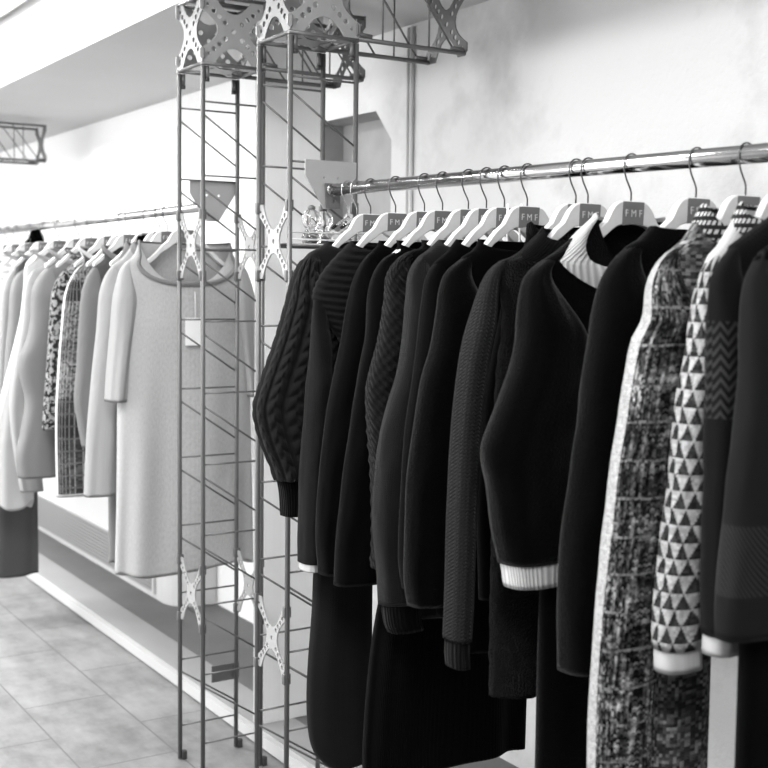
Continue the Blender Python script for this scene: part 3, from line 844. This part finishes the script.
garment('patterned_cardigan', 'long black and white multi-patterned cardigan with pale edges and a striped collar', 'cardigan', GR, hooks[12],
        [(684, 243), (672, 251), (661, 264), (653, 285), (650, 320), (640, 340), (631, 380), (625, 420), (618, 460), (611, 520), (606, 560), (600, 620), (595, 690), (593, 775)], hem=.62,
        mats=('speckle', 'fairisle'), sl_w=.115, sl_c=.115, sl_t=.03, neck=.095, collar='collar_stripe', cw=.03, scoop=.04, disp_s=lump, br=1.50, bl=1.37, folds=(.004, 4, 1), neck_drop=-.02)
garment('triangle_cardigan', 'cardigan with white yoke and triangle-patterned sleeve ending in black and white cuff', 'cardigan', GR, hooks[13],
        [(724, 246), (712, 262), (703, 285), (697, 320), (691, 360), (683, 400), (677, 450), (672, 500), (666, 560), (661, 600), (658, 640), (658, 673)], hem=.95,
        mats=('white_knit', 'tri'), sl_w=.080, sl_c=.085, sl_t=.028, neck=.095, collar='collar_stripe', cw=.03, scoop=.03, disp_s=lump, br=1.50, bl=1.47, folds=(.003, 4, 1), cuff=True, cuff_h=.035, cuff_mat='white_knit', neck_drop=-.02, sl_dy=-.01)
garment('zigzag_sweater', 'charcoal sweater with faint zigzag band, second garment from the right edge', 'sweater', GR, hooks[14],
        [(742, 240), (731, 251), (722, 264), (716, 280), (714, 310), (713, 350), (712, 400), (711, 450), (710, 520), (708, 600), (707, 656)], hem=.90,
        mats=('zig', 'zig'), sl_w=.10, sl_c=.06, sl_t=.026, collar=None, scoop=.01, neck=.08, disp_s=lump, br=1.5, bl=1.48, cuff=True, cuff_h=.03, cuff_mat='white_knit', folds=(.003, 4, 1), neck_drop=-.02)
garment('grey_sweater', 'dark grey sweater with a diagonal-lined band, rightmost garment on the right rail', 'sweater', GR, hooks[15],
        [(768, 249), (758, 262), (750, 285), (746, 330), (742, 400), (736, 450), (731, 500), (726, 560), (722, 620), (722, 641)], hem=.62,
        mats=('black_fine', 'band'), sl_w=.16, sl_c=.15, sl_t=.03, neck=.10, disp_s=lump, bl=1.345, folds=(.004, 4, 1))

# ---- pale garments on the left rail
GL = 'pale garments on the left rail'; HGL = 'hangers on the left rail'
Lh = [3.655, 3.80, 3.866, 3.974, 4.145, 4.214, 4.348, 4.558, 4.699, 4.951, 5.155, 5.358, 5.56, 5.70, 5.84, 5.97, 6.10, 6.22]
LL = ['in the big pale scoop-neck sweater', 'in the pale jersey directly behind the scoop-neck sweater', 'in the grey dress behind the pale jersey', 'with black cloth beside it, third behind the scoop-neck sweater',
      'in the dark grey jacket', 'left of the dark grey jacket hanger', 'in the plaid sweater with white edges', 'in the dark mottled sweater', 'in the plain pale sweater with the bulging sleeve',
      'in the light sweater left of the bulging sleeve', 'in the mid grey sweater', 'in the pale sweater beside the black top', 'in the striped jersey', 'first behind the striped jersey', 'second behind the striped jersey',
      'third behind the striped jersey', 'fourth behind the striped jersey', 'farthest, nearly out of the picture']
for y, l in zip(Lh, LL): hanger(y, 'pale hanger on left rail ' + l, HGL)
garment('scoop_neck_sweater', 'big pale flecked sweater with wide scoop neck, nearest on the left rail', 'sweater', GL, Lh[0],
        [(134, 256), (124, 265), (118, 280), (114, 300), (111, 340), (108, 380), (107, 402)], hem=.545,
        mats=('light_fleck', 'light'), neck=.155, scoop=.13, collar='light2', cw=.014, sl_w=.075, sl_c=.06, sl_t=.035, body_t=.045, body_keys=[(1.42, 1.35), (1.2, 1.335), (.9, 1.33), (.545, 1.322)], folds=(.012, 6, 1), hemwave=.012, nseg=110, shoulder_i=3)
garment('pale_jersey', 'pale grey long-sleeved jersey just left of the big scoop-neck sweater', 'sweater', GL, Lh[1],
        [(122, 259), (111, 268), (104, 280), (100, 295), (97, 330), (93, 370), (88, 430), (86, 470), (85, 497)], hem=.80,
        mats=('light', 'light'), neck=.12, collar='light2', sl_w=.10, sl_c=.10, folds=(.006, 5, 0))
garment('grey_dress', 'narrow mid grey dress showing below the pale jersey sleeve', 'dress', GL, Lh[2],
        [(118, 262), (111, 280), (109, 330), (108, 400)], hem=.54, mats=('mid', 'mid'), neck=.12, collar='mid', sl_w=.06, sl_c=.05, body_t=.03, body_keys=[(1.3, 1.42), (1.0, 1.38), (.54, 1.375)], folds=(.004, 5, 0))
garment('dark_jacket', 'dark grey jacket between the plaid sweater and the pale jersey', 'jacket', GL, Lh[4],
        [(103, 260), (93, 268), (86, 280), (82, 295), (79, 330), (77, 370), (75, 400), (78, 420), (83, 448)], hem=.85,
        mats=('darkgrey', 'mid'), neck=.10, collar='mid', sl_w=.09, sl_c=.07, folds=(.006, 5, 0))
garment('plaid_sweater', 'dark plaid sweater with white edges and striped white hem on the left rail', 'sweater', GL, Lh[6],
        [(84, 262), (75, 272), (68, 285), (64, 300), (61, 330), (58, 370), (56, 410), (56, 450), (57, 497)], hem=.70,
        mats=('plaid', 'plaid'), neck=.12, collar='white_cloth', scoop=.05, sl_w=.16, sl_c=.16, folds=(.004, 4, 0))
garment('mottled_sweater', 'dark mottled sweater left of the plaid one on the left rail', 'sweater', GL, Lh[7],
        [(74, 263), (63, 272), (56, 282), (52, 295), (49, 330), (47, 370), (44, 410), (43, 430)], hem=.86,
        mats=('leopard', 'leopard'), neck=.10, collar='leopard', sl_w=.11, sl_c=.09)
garment('plain_pale_sweater', 'plain pale sweater with a bulging bent sleeve on the left rail', 'sweater', GL, Lh[8],
        [(56, 262), (45, 270), (38, 278), (33, 290), (31, 320), (27, 340), (20, 358), (20, 375), (26, 400), (22, 430), (17, 455), (19, 478)], hem=.86,
        mats=('light2', 'light2'), neck=.12, collar='light', sl_w=.15, sl_c=.16, sl_t=.05)
garment('light_sweater', 'light grey sweater left of the bulging sleeve, its ends reaching lowest of the pale ones', 'sweater', GL, Lh[9],
        [(46, 264), (34, 270), (27, 280), (24, 295), (22, 320), (18, 345), (12, 380), (10, 410), (14, 450), (21, 492)], hem=.80,
        mats=('light', 'light'), neck=.12, collar='light', sl_w=.13, sl_c=.09)
garment('mid_grey_sweater', 'mid grey sweater near the left edge with a darker body', 'sweater', GL, Lh[10],
        [(38, 262), (26, 268), (16, 276), (11, 290), (9, 320), (6, 350), (4, 400), (6, 446)], hem=.86,
        mats=('mid', 'light2'), neck=.12, collar='light', sl_w=.09, sl_c=.08)
garment('pale_pullover', 'pale pullover beside the black top, at the left edge', 'sweater', GL, Lh[11],
        [(24, 262), (12, 270), (4, 280), (0, 295), (-2, 330), (-4, 400), (-4, 446)], hem=.70,
        mats=('light', 'light'), neck=.12, collar='light', sl_w=.10, sl_c=.09)
garment('striped_jersey', 'faint striped pale jersey behind the pale pullover at the left edge', 'sweater', GL, Lh[12],
        [(18, 258), (6, 264), (-3, 272), (-9, 290), (-12, 330), (-14, 440)], hem=.9,
        mats=('stripe', 'stripe'), neck=.12, collar='stripe', sl_w=.10, sl_c=.09)
for i, (y, mname, lab) in enumerate([(5.70, 'light', 'first'), (5.84, 'light2', 'second'), (5.97, 'light', 'third'), (6.10, 'white_cloth', 'fourth'), (6.22, 'light', 'fifth')]):
    garment('pale_shirt', 'blurred pale shirt beyond the striped jersey, %s one from it' % lab, 'shirt', GL, y,
            [(1.40, 1.545), (1.37, 1.50), (1.355, 1.4), (1.35, 1.2), (1.35, 1.0)], world=True, hem=.8, mats=(mname, mname), collar='light', sl_w=.1, nseg=40, dz=.02)
# black top on the rail among the pale ones
def hang_cloth(name, label, cat, y, poly, th, mat, seg=10):
    """soft thick cloth: outline in (x,z) given a rounded section"""
    t = empty(name, (XR, y, poly[-1][2]), label, cat)
    zs = zrange(poly[0][2], poly[-1][2], .01)
    tl = [(p[2], p[0]) for p in poly]; tr = [(p[2], p[1]) for p in poly]
    sheath('cloth', zs, lambda z: lerp_tab(tl, z), lambda z: lerp_tab(tr, z), lambda z: y, lambda z: th, mat, t, (XR, y, poly[-1][2]), 40, folds=(.004, 4, 1), captop=True)
    return t
def w_at(px0, px1, py, y):
    a, b = at(px0, py, 1, y), at(px1, py, 1, y); return (a.x, b.x, (a.z + b.z) / 2)
hang_cloth('black_camisole', 'small black camisole hanging high on the left rail near the left edge', 'camisole', 5.44,
           [w_at(31, 39, 230, 5.44), w_at(29, 43, 238, 5.44), w_at(22, 44, 245, 5.44), w_at(21, 36, 252, 5.44), w_at(21, 26, 258, 5.44)], .025, 'black_cloth')
hang_cloth('black_scarf', 'black cloth slung between the hangers behind the scoop-neck sweater', 'scarf', 3.92,
           [w_at(138, 153, 236, 3.92), w_at(136, 165, 243, 3.92), w_at(134, 178, 250, 3.92), w_at(160, 184, 257, 3.92), w_at(168, 184, 262, 3.92)], .015, 'black_cloth')
garment('dark_trousers', 'dark grey trousers hanging low at the bottom left under the pale clothes', 'trousers', GL, 5.25,
        [(1.47, 1.54), (1.45, 1.45)], world=True, hem=.20, mats=('darkgrey', 'darkgrey'), collar=None, sleeve=False, body_t=.035, body_keys=[(1.3, 1.44), (.8, 1.40), (.6, 1.33), (.2, 1.33)], br=1.545, neck=.06)
garment('white_shirt', 'white shirt tail showing under the pale sweaters at the left edge', 'shirt', GL, 5.05,
        [(1.45, 1.54), (1.44, 1.45)], world=True, hem=.54, mats=('white_cloth', 'white_cloth'), collar=None, sleeve=False, body_t=.03, body_keys=[(1.3, 1.42), (.8, 1.30), (.54, 1.30)], br=1.47, neck=.06, hemwave=.02)

# card tag of the scoop-neck sweater
t = empty('swing_tag', (1.60, Lh[0] - .06, 1.36), 'white card swing tag hanging on the front of the scoop-neck sweater', 'price tag')
link('card', bx(-.026, .026, -.001, .001, -.075, .012), 'paper', t, smooth=False)
link('string', tb([(.008, 0, .012), (.010, .004, .055), (.012, .012, .094)], .0012, 5), 'paper', t)
a_ = at(184, 318, 1, Lh[0] - .06); b_ = at(202, 318, 1, Lh[0] - .06); t.location = ((a_.x + b_.x) / 2, Lh[0] - .06, a_.z - .012)
# ribbon loops by the hanger
t = empty('ribbon_loop', (1.52, 1.985, 1.60), 'pair of white ribbon hanging loops beside a hanger in the middle of the right rail', 'ribbon')
for dx in (0, .024):
    a0 = at(508 + dx * 560, 204, 1, 1.965); a1 = at(508 + dx * 480, 252, 1, 1.965)
    bm = bmesh.new(); w = .0022
    pts = [a0 + Vector((.0, 0, 0)), (a0 + a1) / 2 + Vector((-.002, 0, 0)), a1]
    tube(bm, [p - Vector((1.52, 1.985, 1.60)) for p in pts], w, 6); link('ribbon', bm, 'paper', t)

# two clear hangers nearest the tower
def clear_hanger(y, label):
    t = empty('clear_hanger', (XR, y, zr(y)), label, 'hanger', 'clear hangers by the tower')
    link('hook', tb(hook_path(), .0012, 6), 'hookpale', t)
    bm = bmesh.new(); tube(bm, [(-.045, 0, -.100), (-.02, 0, -.084), (0, 0, -.072), (.02, 0, -.084), (.045, 0, -.100)], .004, 8)
    link('shoulder_bar', bm, 'clear', t)
    return t
clear_hanger(2.637, 'thin clear hanger with pale hook, closest to the rail bracket'); clear_hanger(2.594, 'thin clear hanger with pale hook, between the bracket one and the cable-knit sweater')

# ------------------------------------------------------------------ glass shelf and jars in the near tower
sh = empty('glass_shelf', (1.565, 2.82, 1.575), 'clear shelf with a pale wire edge inside the nearest lattice tower', 'shelf')
link('shelf_plate', bx(-.10, .13, -.06, .06, -.0022, .0022), 'clear', sh, smooth=False)
bm = bmesh.new(); tube(bm, [(-.098, -.058, .012), (-.098, -.058, .030), (.12, -.058, .030)], .0022, 8); tube(bm, [(-.098, -.058, .012), (.12, -.058, .012)], .0022, 8)
link('edge_wire', bm, 'paint', sh)
link('support_rod', tb([(-.115, .0, -.006), (.075, .0, -.006)], .004), 'steel', sh)
def jar(x, y, label, dark=False):
    t = empty('glass_jar', (x, y, 1.5775), label, 'jar', 'glass jars on the clear shelf')
    bm = bmesh.new(); lathe(bm, [(.018, 0), (.024, .004), (.026, .018), (.018, .032), (.013, .038), (.020, .046), (.025, .058), (.024, .074), (.016, .084), (.010, .088)], (0, 0, 0), 24)
    link('glass', bm, 'clear', t)
    bm = bmesh.new(); lathe(bm, [(.006, .086), (.010, .090), (.010, .096), (.004, .100)], (0, 0, 0), 16); link('stopper', bm, 'patch' if not dark else 'darksteel', t)
    bm = bmesh.new(); lathe(bm, [(.008, .004), (.012, .008), (.010, .016), (.004, .020)], (0, 0, 0), 12); link('beads', bm, 'patch', t)
jar(1.545, 2.80, 'double-bulbed clear glass jar, left one on the shelf'); jar(1.598, 2.83, 'double-bulbed clear glass jar, middle one on the shelf', True)
jar(1.668, 2.80, 'clear glass jar with dark stopper beside the hangers', True)

# ------------------------------------------------------------------ convector unit on the platform
ac = empty('convector_heater', (2.13, 6.1, .048), 'long white convector heater with a louvred front, behind the pale clothes', 'heater')
def rr_poly(x0, x1, y0, y1, r):
    pts = [(x1, y0), (x1, y1)]
    for k in range(7):
        a = math.radians(90 + k * 15); pts.append((x0 + r + r * math.cos(a), y1 - r + r * math.sin(a)))
    for k in range(7):
        a = math.radians(180 + k * 15); pts.append((x0 + r + r * math.cos(a), y0 + r + r * math.sin(a)))
    return pts
ox, oy, oz = 2.13, 6.1, .048
bm = bmesh.new(); prism(bm, [(x - ox, y - oy) for x, y in rr_poly(2.035, 2.235, 4.90, 7.05, .13)], 2, 0, .62)
link('casing', bm, 'paint', ac, smooth=False)
link('grille_backing', bx(2.030 - ox, 2.036 - ox, 5.12 - oy, 6.88 - oy, .03, .205), 'gap', ac, smooth=False)
bm = bmesh.new()
for k in range(10):
    z = .032 + k * .0172
    box(bm, 2.022 - ox, 2.032 - ox, 5.12 - oy, 6.88 - oy, z, z + .0125)
link('louvre_panel', bm, 'grill', ac, smooth=False)
bm = bmesh.new()
for yv in (5.115, 6.88): box(bm, 2.020 - ox, 2.037 - ox, yv - oy - .008, yv - oy + .008, .022, .212)
box(bm, 2.020 - ox, 2.037 - ox, 5.11 - oy, 6.89 - oy, .204, .214)
link('grille_frame', bm, 'paint', ac, smooth=False)

# ------------------------------------------------------------------ lamps
def ceiling_lamp(x, y, sx, sy, power, label):
    t = empty('ceiling_light', (x, y, 2.62), label, 'light')
    link('frame', bx(-sx / 2 - .02, sx / 2 + .02, -sy / 2 - .02, sy / 2 + .02, -.03, 0), 'paint', t, smooth=False)
    link('diffuser', bx(-sx / 2, sx / 2, -sy / 2, sy / 2, -.034, -.0301), 'lamp', t, smooth=False)
    la = bpy.data.lights.new('ceiling_lamp', 'AREA'); la.shape = 'RECTANGLE'; la.size = sx; la.size_y = sy; la.energy = power
    lo = bpy.data.objects.new('ceiling_lamp', la); COL.objects.link(lo); lo.location = (0, 0, -.04); lo.parent = t
    return t
a0 = at(0, 11, 2, 2.62); 
ceiling_lamp(1.40, 6.1, .06, 5.2, 40, 'thin bright strip light on the ceiling at the top left corner')
for (x, y, p, l) in ((.2, 5.8, 105, 'farthest ceiling panel light along the aisle'), (-1.8, 3.0, 50, 'ceiling panel light on the far side of the aisle'), (.3, 2.2, 46, 'ceiling panel light above the aisle beside the dark clothes'), (.2, .1, 46, 'added unseen fill panel directly above the viewer')):  # last panel is an added fill for surfaces facing the camera
    ceiling_lamp(x, y, .6, 1.4, p, l)
# shopfront window in the left wall lets daylight in along the aisle
wl = curve_plate('wall_left', [(-2, 0), (9.05, 0), (9.05, 2.9), (-2, 2.9)], [[(2.2, .35), (8.6, .35), (8.6, 2.55), (2.2, 2.55)]], .10, 'white_wall', Matrix.Translation((-3.95, 0, 0)) @ MX_YZ); struct(wl)
wf = bmesh.new()
for yy in (2.2, 3.8, 5.4, 7.0, 8.6): box(wf, -3.99, -3.91, yy - .03, yy + .03, .35, 2.55)
for zz in (.35, 2.55): box(wf, -3.99, -3.91, 2.2, 8.6, zz - .03, zz + .03)
struct(link('window_1', wf, 'paint', smooth=False))
struct(link('wall_front_blocker', bx(-4, 2.6, -2.05, -2.0, 0, 2.9), 'soffit', smooth=False))  # unseen wall added to block world light from behind the camera
la = bpy.data.lights.new('daylight', 'AREA'); la.shape = 'RECTANGLE'; la.size = 2.2; la.size_y = 6.4; la.energy = 190
lo = bpy.data.objects.new('daylight', la); COL.objects.link(lo); lo.location = (-4.1, 5.4, 1.45); lo.rotation_euler = (0, -PI / 2, 0)
w = bpy.data.worlds.new('world'); SC.world = w; w.use_nodes = True
bg = w.node_tree.nodes['Background']; bg.inputs[0].default_value = (1, 1, 1, 1); bg.inputs[1].default_value = 1.0

SC.view_settings.view_transform = 'Standard'; SC.view_settings.look = 'None'; SC.view_settings.exposure = 0.4; SC.view_settings.gamma = 1.0
SC.view_settings.use_curve_mapping = False
